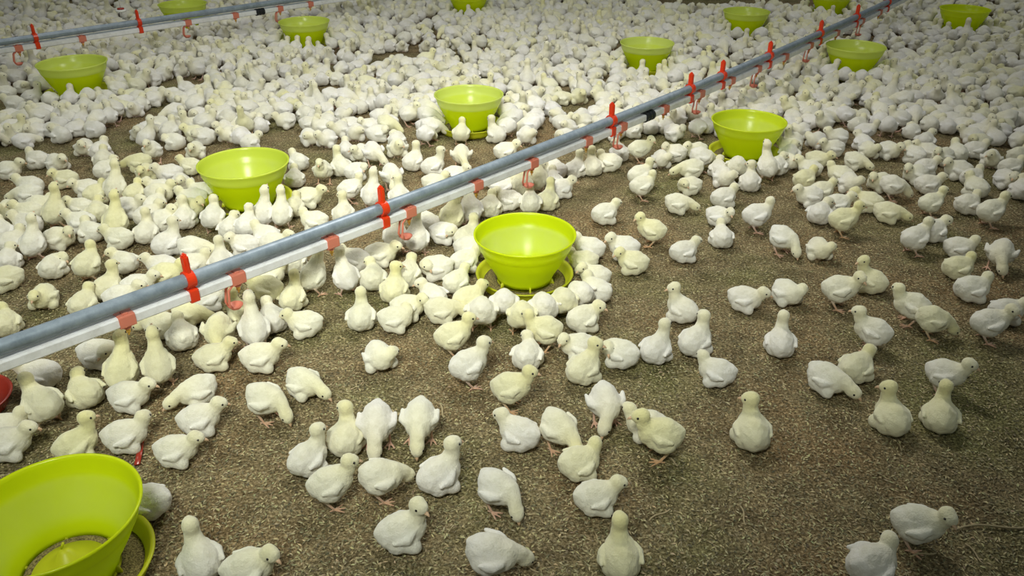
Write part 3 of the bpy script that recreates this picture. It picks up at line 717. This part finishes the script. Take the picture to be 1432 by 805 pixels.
 ('L', 1.985, 3.075, 0.0, '', 'white chick resting facing right, fifth closest to the middle of right edge'),
 ('L', 1.95, 3.165, 250.0, '', 'white chick resting facing forward, second closest to the middle of right edge'),
 ('L', 1.635, 2.711, 10.0, '', 'white chick resting facing right, fourth closest to the middle of right edge'),
 ('S', 1.655, 2.596, 20.0, '', 'white chick standing facing right, second closest to the middle of right edge'),
 ('S', 1.303, 2.384, 20.0, '', 'white chick standing facing right, third closest to the middle of right edge'),
 ('L', 1.41, 2.486, 35.0, '', 'white chick resting facing back right, second closest to the middle of right edge'),
 ('L', 1.441, 2.359, 345.0, '', 'white chick resting facing right, third closest to the middle of right edge'),
 ('L', 1.371, 2.224, 0.0, 'y', 'yellowish chick resting facing right, nearest the middle of right edge'),
 ('P', 1.515, 2.269, 240.0, '', 'white chick pecking facing front left, nearest the middle of right edge'),
 ('P', 0.88, 2.384, 315.0, '', 'white chick pecking facing front right, below the bright feeder beyond bare litter'),
 ('N', 0.984, 2.346, 280.0, '', 'white chick curled up facing forward, second closest below the bright feeder beyond bare litter'),
 ('L', 1.657, 3.217, 110.0, '', 'white chick resting facing away, second closest right of the bright feeder beyond bare litter'),
 ('L', 1.722, 3.262, 160.0, '', 'white chick resting facing left, fifth closest right of the bright feeder beyond bare litter'),
 ('L', 1.762, 3.196, 200.0, '', 'white chick resting facing left, second closest to the middle of right edge'),
 ('L', 1.845, 3.239, 90.0, '', 'white chick resting facing away, second closest to the middle of right edge'),
 ('L', 1.946, 3.282, 0.0, '', 'white chick resting facing right, eighth closest to the middle of right edge'),
 ('L', 2.09, 3.218, 30.0, '', 'white chick resting facing back right, third closest to the middle of right edge'),
 ('L', 1.897, 2.846, 60.0, '', 'white chick resting facing back right, closest to the middle of right edge'),
 ('L', 1.148, 3.229, 70.0, '', 'white chick resting facing away, closest right of the bright feeder beyond bare litter'),
 ('N', -1.052, 1.75, 10.0, '', 'white chick curled up facing right, right of the red dish'),
 ('U', -0.95, 1.646, 85.0, 'y', 'yellowish chick stretching up facing away, below the lowest red hanger'),
 ('U', -0.868, 1.665, 115.0, 'y', 'yellowish chick stretching up facing back left, below the lowest red hanger'),
 ('T', -0.956, 1.888, 175.0, 'y', 'yellowish chick lying flat facing left, below the lowest red hanger'),
 ('L', -1.163, 1.655, 180.0, '', 'white chick resting facing left, right of the red dish'),
 ('L', -1.022, 1.588, 145.0, 'y', 'yellowish chick resting facing back left, right of the red dish'),
 ('S', -1.079, 1.51, 150.0, 'y', 'yellowish chick standing facing back left, right of the red dish'),
 ('L', -0.901, 1.57, 5.0, '', 'white chick resting facing right, second closest right of the red dish'),
 ('T', -0.759, 1.59, 215.0, '', 'white chick lying flat facing front left, below the lowest red hanger'),
 ('L', -1.135, 1.453, 20.0, '', 'white chick resting facing right, closest below the red dish'),
 ('N', -0.336, 1.733, 300.0, '', 'white chick curled up facing front right, below the second red hanger'),
 ('T', -0.499, 1.619, 325.0, '', 'white chick lying flat facing front right, below the lowest red hanger'),
 ('P', -0.564, 1.528, 350.0, '', 'white chick pecking facing right, below the lowest red hanger'),
 ('S', 0.003, 1.571, 350.0, 'y', 'yellowish chick standing facing right, second closest below the chick-ringed middle feeder'),
 ('P', -0.206, 1.447, 265.0, '', 'white chick pecking facing forward, second closest below the chick-ringed middle feeder'),
 ('P', -0.299, 1.432, 272.0, '', 'white chick pecking facing forward, nearest the middle of bottom edge'),
 ('V', -0.366, 1.421, 90.0, 'y', 'yellowish chick sitting tall facing away, below the lowest red hanger'),
 ('V', -0.433, 1.355, 45.0, '', 'white chick sitting tall facing back right, below the lowest red hanger'),
 ('S', -0.361, 1.252, 15.0, '', 'white chick standing facing right, nearest the middle of bottom edge'),
 ('P', -0.262, 1.272, 20.0, '', 'white chick pecking facing right, second closest to the middle of bottom edge'),
 ('V', -0.147, 1.299, 40.0, '', 'white chick sitting tall facing back right, nearest the middle of bottom edge'),
 ('P', -0.023, 1.238, 320.0, '', 'white chick pecking facing front right, nearest the middle of bottom edge'),
 ('V', -0.206, 1.143, 15.0, '', 'white chick sitting tall facing right, nearest the middle of bottom edge'),
 ('P', -0.031, 1.066, 0.0, '', 'white chick pecking facing right, closest to the middle of bottom edge'),
 ('L', 0.147, 1.338, 15.0, 'y', 'yellowish chick resting facing right, nearest the middle of bottom edge'),
 ('L', 0.174, 1.237, 10.0, '', 'white chick resting facing right, nearest the middle of bottom edge'),
 ('V', 0.2, 1.082, 92.0, 'y', 'yellowish chick sitting tall facing away, nearest the middle of bottom edge'),
 ('S', 0.776, 1.139, 340.0, '', 'white chick standing facing right, nearest the bottom right corner'),
 ('L', 0.661, 1.063, 20.0, '', 'white chick resting facing right, nearest the bottom right corner'),
 ('P', 0.216, 1.51, 275.0, '', 'white chick pecking facing forward, closest below the chick-ringed middle feeder'),
 ('S', 0.317, 1.398, 180.0, 'y', 'yellowish chick standing facing left, nearest the middle of bottom edge'),
 ('L', 0.299, 1.465, 170.0, '', 'white chick resting facing left, second closest below the chick-ringed middle feeder'),
 ('P', 0.108, 1.423, 310.0, '', 'white chick pecking facing front right, below the chick-ringed middle feeder'),
 ('L', 0.013, 1.434, 150.0, '', 'white chick resting facing back left, nearest the middle of bottom edge'),
 ('V', 0.534, 1.439, 85.0, 'y', 'yellowish chick sitting tall facing away, right of the chick-ringed middle feeder'),
 ('V', 0.865, 1.49, 92.0, 'y', 'yellowish chick sitting tall facing away, second closest to the middle of right edge'),
 ('V', 0.982, 1.498, 70.0, 'y', 'yellowish chick sitting tall facing away, closest to the middle of right edge'),
 ('S', 1.055, 1.629, 320.0, '', 'white chick standing facing front right, nearest the middle of right edge'),
 ('T', 0.774, 1.636, 315.0, '', 'white chick lying flat facing front right, nearest the middle of right edge'),
 ('L', 0.862, 1.691, 35.0, 'y', 'yellowish chick resting facing back right, nearest the middle of right edge'),
 ('S', 0.943, 1.825, 150.0, '', 'white chick standing facing back left, nearest the middle of right edge'),
 ('S', 1.099, 1.955, 160.0, '', 'white chick standing facing left, nearest the middle of right edge'),
 ('P', 1.137, 1.882, 355.0, 'y', 'yellowish chick pecking facing right, nearest the middle of right edge'),
 ('S', 1.28, 1.864, 350.0, '', 'white chick standing facing right, closest to the middle of right edge'),
 ('L', 1.382, 1.964, 10.0, '', 'white chick resting facing right, closest to the middle of right edge'),
 ('L', 1.347, 2.087, 355.0, '', 'white chick resting facing right, second closest to the middle of right edge'),
 ('V', 0.703, 1.805, 80.0, '', 'white chick sitting tall facing away, second closest below the bright feeder beyond bare litter'),
 ('S', 0.942, 2.04, 340.0, '', 'white chick standing facing right, fifth closest to the middle of right edge'),
 ('V', 1.064, 2.139, 140.0, 'y', 'yellowish chick sitting tall facing back left, nearest the middle of right edge'),
 ('N', 0.8, 2.061, 300.0, '', 'white chick curled up facing front right, below the bright feeder beyond bare litter'),
 ('L', 0.671, 2.028, 335.0, '', 'white chick resting facing front right, second closest below the bright feeder beyond bare litter'),
 ('V', 0.474, 1.975, 130.0, '', 'white chick sitting tall facing back left, right of the chick-ringed middle feeder'),
 ('V', 0.483, 1.809, 45.0, '', 'white chick sitting tall facing back right, second closest right of the chick-ringed middle feeder'),
 ('L', 0.504, 1.673, 160.0, '', 'white chick resting facing left, fourth closest right of the chick-ringed middle feeder'),
 ('V', 0.375, 1.775, 50.0, '', 'white chick sitting tall facing back right, closest right of the chick-ringed middle feeder'),
 ('L', -0.722, 1.379, 10.0, '', 'white chick resting facing right, closest right of the big cut-off feeder'),
 ('L', -0.706, 1.483, 20.0, '', 'white chick resting facing right, second closest below the lowest red hanger'),
 ('L', -0.851, 1.426, 20.0, '', 'white chick resting facing right, closest right of the red dish'),
 ('V', -0.947, 1.398, 30.0, 'y', 'yellowish chick sitting tall facing back right, right of the red dish'),
 ('L', -1.096, 1.399, 15.0, '', 'white chick resting facing right, second closest below the red dish'),
 ('L', -0.734, 1.224, 180.0, '', 'white chick resting facing left, right of the big cut-off feeder'),
 ('V', -0.574, 1.072, 120.0, '', 'white chick sitting tall facing back left, right of the big cut-off feeder'),
 ('L', -0.475, 1.053, 20.0, '', 'white chick resting facing right, second closest right of the big cut-off feeder'),
]
GROUP = 'chicks spread over the near litter'
for pose, x, y, yaw, tint, label in CHICKS:
    chick(pose, x, y, yaw, tint, label, GROUP)

# the rest of the flock, packed behind the 300 nearer chicks: beyond counting, one object
BARE = [(-1.76, 4.31, 0.17, 0.17), (-1.71, 3.75, 0.1, 0.27), (-2.42, 3.84, 0.06, 0.1), (-1.74, 3.41, 0.11, 0.14), (-0.68, 4.94, 0.26, 0.18), (-1.03, 4.73, 0.12, 0.12), (-0.96, 4.18, 0.13, 0.2), (-1.27, 4.38, 0.09, 0.11), (-0.69, 3.76, 0.08, 0.17), (-1.03, 3.51, 0.14, 0.16), (-0.46, 3.55, 0.08, 0.1), (0.26, 4.22, 0.07, 0.17), (0.34, 3.9, 0.08, 0.15), (1.42, 6.86, 0.41, 0.44), (1.81, 6.93, 0.35, 0.49), (2.19, 6.85, 0.31, 0.4), (0.83, 4.28, 0.06, 0.09), (0.16, 3.54, 0.06, 0.12), (0.82, 3.65, 0.05, 0.1), (2.13, 6.63, 0.21, 0.26), (1.49, 3.62, 0.07, 0.08), (1.66, 3.85, 0.06, 0.09), (1.9, 3.48, 0.11, 0.11), (1.5, 3.91, 0.03, 0.07), (2.18, 3.91, 0.03, 0.07), (3.68, 6.68, 0.13, 0.23), (0.17, 5.48, 0.04, 0.13), (-1.87, 3.34, 0.22, 0.14), (-1.26, 3.34, 0.11, 0.11), (-0.66, 3.33, 0.09, 0.09), (0.51, 3.43, 0.11, 0.09), (-0.32, 4.9, 0.07, 0.11), (-0.05, 3.33, 0.05, 0.09), (1.64, 3.38, 0.11, 0.12)]
FRONT = ([-3.11, -2.192, -1.741, -1.268, -0.91, -0.54, -0.05, 0.137, 0.485, 0.772, 0.907, 1.181, 1.482, 2.202, 3.026], [3.368, 3.368, 3.386, 3.349, 3.386, 3.377, 3.462, 3.443, 3.481, 3.501, 3.541, 3.386, 3.368, 3.386, 3.386])
def flock():
    rs = np.random.default_rng(11); n_try = 60000
    near_xy = np.array([(c[1], c[2]) for c in CHICKS]); fx = np.array([(f_[0], f_[1], f_[2]) for f_ in FEEDERS])
    kept = []; cell = {}
    ring = []
    for f_ in FEEDERS[4:]:
        a = rs.uniform(0, 1)
        while a < 2 * math.pi + .7: ring.append((f_[0] + math.cos(a) * .190 * f_[2], f_[1] + math.sin(a) * .190 * f_[2])); a += rs.uniform(.36, .46)
    for i_ in range(n_try):
        y = rs.uniform(3.0, 8.2); hw = .625 * (y + .6) * 1.0 + .55; x = rs.uniform(-hw, hw)
        if i_ < len(ring): x, y = ring[i_]
        if y < np.interp(x, FRONT[0], FRONT[1]): continue
        for bx, by, ra, rb in BARE:
            if ((x - bx) / ra) ** 2 + ((y - by) / rb) ** 2 < 1: break
        else:
            if np.any((fx[:, 0] - x) ** 2 + (fx[:, 1] - y) ** 2 < (.150 * fx[:, 2] + .026) ** 2): continue
            if np.any((near_xy[:, 0] - x) ** 2 + (near_xy[:, 1] - y) ** 2 < .080 ** 2): continue
            k = (int(x // .08), int(y // .08)); ok = True
            md = (.072 if noise.noise(Vector((x * 1.1, y * 1.1, 3))) > -.18 else .098) ** 2
            for i in (-1, 0, 1):
                for j in (-1, 0, 1):
                    for px_, py_ in cell.get((k[0] + i, k[1] + j), ()):
                        if (px_ - x) ** 2 + (py_ - y) ** 2 < md: ok = False
            if ok: cell.setdefault(k, []).append((x, y)); kept.append((x, y))
    keys = ['L0', 'L1', 'L2', 'V0', 'V1', 'V2', 'S0', 'S1', 'S2', 'N1', 'N2', 'T0', 'P0', 'U0']; pr = np.array([3.5, 3.5, 3.5, 1.1, .9, .9, 1.1, .7, .7, 3, 3, 1.6, 1.6, .3]); pr /= pr.sum()
    Vs, Fs, Cs = [], [], []; off = 0; eyes = []
    cache = {}
    for key in keys:
        for l in (1, 2):
            me = MODELS[key][0][l]; co = co_of(me)
            ix = np.empty(len(me.loops), np.int32); me.loops.foreach_get('vertex_index', ix)
            col = np.empty(len(co) * 4, np.float32); me.color_attributes['down'].data.foreach_get('color', col)
            cache[key, l] = (co, ix.reshape(-1, 3), col.reshape(-1, 4))
    ib = bmesh.new(); bmesh.ops.create_icosphere(ib, subdivisions=1, radius=1); iv = np.array([v.co[:] for v in ib.verts]); ifc = np.array([[v.index for v in f_.verts] for f_ in ib.faces]); ib.free()
    for (key, l), (co, ix, col) in list(cache.items()):
        if l == 1:     # eyes of the flock's nearer chicks
            for kind, m_ in MODELS[key][1]:
                if kind == 'eye':
                    ec = co_of(m_).mean(0); ix = np.concatenate([ix, ifc + len(co)]); co = np.concatenate([co, iv * .0030 + ec]); col = np.concatenate([col, np.tile([[.012, .010, .010, 1]], (len(iv), 1))])
            cache[key, l] = (co, ix, col)
    for x, y in kept:
        d = min(((x - f_[0]) ** 2 + (y - f_[1]) ** 2, f_) for f_ in FEEDERS)
        key = keys[rs.choice(len(keys), p=pr)]; a = rs.uniform(0, 2 * math.pi)
        if d[0] < .29 ** 2: key = rs.choice(['S0', 'P0', 'V0', 'L0']); a = math.atan2(d[1][1] - y, d[1][0] - x) + rs.uniform(-.3, .3)
        co, ix, col = cache[str(key), 1 if y < 5.6 else 2]
        s = rs.uniform(.88, 1.0); ca, sa = math.cos(a) * s, math.sin(a) * s
        Vs.append(np.c_[co[:, 0] * ca - co[:, 1] * sa + x, co[:, 0] * sa + co[:, 1] * ca + y, co[:, 2] * s])
        Fs.append(ix + off); off += len(co)
        g = rs.uniform(.88, 1.0); m_ = np.array((g, g * .995, g * (rs.uniform(.78, .88) if rs.random() < .12 else rs.uniform(.96, 1.08)), 1))
        Cs.append(col * m_)
    V, Fc, Cc = np.concatenate(Vs), np.concatenate(Fs), np.concatenate(Cs)
    me = bpy.data.meshes.new('chick_flock'); me.vertices.add(len(V)); me.vertices.foreach_set('co', V.astype(np.float32).ravel())
    me.loops.add(Fc.size); me.loops.foreach_set('vertex_index', Fc.astype(np.int32).ravel())
    me.polygons.add(len(Fc)); me.polygons.foreach_set('loop_start', np.arange(0, Fc.size, 3, dtype=np.int32))
    me.update(calc_edges=True); me.polygons.foreach_set('use_smooth', [True] * len(me.polygons))
    at_ = me.color_attributes.new('down', 'FLOAT_COLOR', 'POINT'); at_.data.foreach_set('color', Cc.astype(np.float32).ravel())
    o = link('chick_flock', me, None, DOWN)
    tag(o, 'dense flock of small white chicks covering the far half of the litter', 'chicks', kind='stuff')
    print('FLOCK', len(kept), 'verts', len(V))
flock()

# ---------------------------------------------------------------- small things on the litter
def husks():
    rs = np.random.default_rng(3); n = 125000
    y = .75 + 3.6 * rs.random(n) ** 1.25; x = (rs.random(n) * 2 - 1) * (.66 * (y + .55) + .1)
    a = rs.uniform(0, 2 * math.pi, n); L = rs.uniform(.003, .0068, n); W = rs.uniform(.0009, .0020, n); z = rs.uniform(.0005, .003, n); tl = rs.uniform(-.4, .4, n)
    c, s = np.cos(a), np.sin(a); V = np.zeros((n, 4, 3))
    V[:, 0] = np.c_[x - c * L, y - s * L, z - tl * L * .5]; V[:, 1] = np.c_[x + c * L, y + s * L, z + tl * L * .5]
    V[:, 2] = np.c_[x - s * W, y + c * W, z + .0002]; V[:, 3] = np.c_[x + s * W, y - c * W, z + .0010]
    V[:, :, 2] = np.maximum(V[:, :, 2], .0002)
    base = (np.arange(n) * 4)[:, None]; F1 = base + np.array([[0, 3, 2]]); F2 = base + np.array([[1, 2, 3]])
    Fc = np.concatenate([F1, F2]); V = V.reshape(-1, 3)
    me = bpy.data.meshes.new('rice_husks'); me.vertices.add(len(V)); me.vertices.foreach_set('co', V.astype(np.float32).ravel())
    me.loops.add(Fc.size); me.loops.foreach_set('vertex_index', Fc.astype(np.int32).ravel())
    me.polygons.add(len(Fc)); me.polygons.foreach_set('loop_start', np.arange(0, Fc.size, 3, dtype=np.int32)); me.update(calc_edges=True)
    g = rs.uniform(.15, 1.2, n)[:, None] * np.array([[.49, .425, .235]]) * (1 + rs.normal(0, .05, (n, 3))); col = np.repeat(np.c_[g, np.ones(n)], 4, axis=0)
    at_ = me.color_attributes.new('tone', 'FLOAT_COLOR', 'POINT'); at_.data.foreach_set('color', col.astype(np.float32).ravel())
    tag(link('rice_husks', me, None, HUSK), 'loose brown rice husks strewn over the litter', 'rice husks', kind='stuff')
husks()
def straw(x0, y0, x1, y1, r, label):
    bm = bmesh.new(); c = Vector(((x0 + x1) / 2, (y0 + y1) / 2, 0)); d = Vector((x1 - x0, y1 - y0, 0)); n_ = Vector((-d.y, d.x, 0))
    pts = [d * (k / 6 - .5) + n_ * .05 * math.sin(k * .9) + Vector((0, 0, r * 1.1 + .0035 + .001 * math.sin(k))) for k in range(7)]
    sweep(bm, pts, circ(r, 7)); o = link('straw', mesh_from_bm('straw', bm), None, STRAW); o.location = c
    tag(o, label, 'straw', 'straw bits on the litter')
for a in [
 (0.869, 1.173, 1.025, 1.188, 0.0022, 'long thin twig running off the right edge near the bottom right corner'),
 (0.464, 1.239, 0.464, 1.186, 0.0016, 'pale straw on dark litter, pointing down, in the lower right part'),
 (0.273, 1.198, 0.319, 1.231, 0.0018, 'slanting straw to the right of the chick standing at the bottom edge'),
 (0.344, 1.385, 0.36, 1.359, 0.002, 'short pale straw below the chick pair in the lower centre'),
 (-0.175, 1.58, -0.157, 1.525, 0.0022, 'upright pale straw beside the chick pecking in the lower centre'),
 (0.008, 1.092, 0.05, 1.07, 0.0016, 'straw right of the pecking chick at the bottom edge centre'),
 (0.873, 1.138, 0.886, 1.087, 0.0016, 'straw below the last chick near the bottom right corner'),
 (0.758, 1.107, 0.806, 1.116, 0.0018, 'straw right of the chick cut off by the bottom edge'),
 (0.865, 1.433, 0.865, 1.409, 0.0014, 'tiny straw under the tall sitting chick in the lower right'),
 (0.32, 2.558, 0.341, 2.501, 0.002, 'short straw between the chick-ringed feeder and the standing yellowish chick'),
]:
    straw(*a)
def dish(x, y):
    root = tag(empty('drinker_dish', (x, y, 0)), 'dark red plastic dish cut off by the left edge of the photo', 'dish')
    link('tray', mesh_from_bm('tray', lathe([(.0, .001), (.075, .001), (.088, .010), (.098, .034), (.103, .037), (.104, .041), (.099, .042), (.094, .037), (.084, .014), (.072, .007), (.0, .007)], 64)), root, DISH)
    link('tray_hub', mesh_from_bm('tray_hub', lathe([(.030, .006), (.028, .020), (.020, .034), (.0, .036)], 32)), root, DISH)
dish(*(-1.289, 1.552))
def strip(pts):
    bm = bmesh.new(); c = Vector(pts[0]); c.z = 0
    sweep(bm, [Vector(p) - c for p in pts], rrect(.006, .002, .0009, 1)); o = link('plastic_strip', mesh_from_bm('plastic_strip', bm), None, DISH); o.location = c
    tag(o, 'short dark red plastic strip on the litter beside the cut-off feeder', 'plastic strip')
strip([(-0.833, 1.441, 0.008), (-0.821, 1.403, 0.009), (-0.811, 1.361, 0.007)])
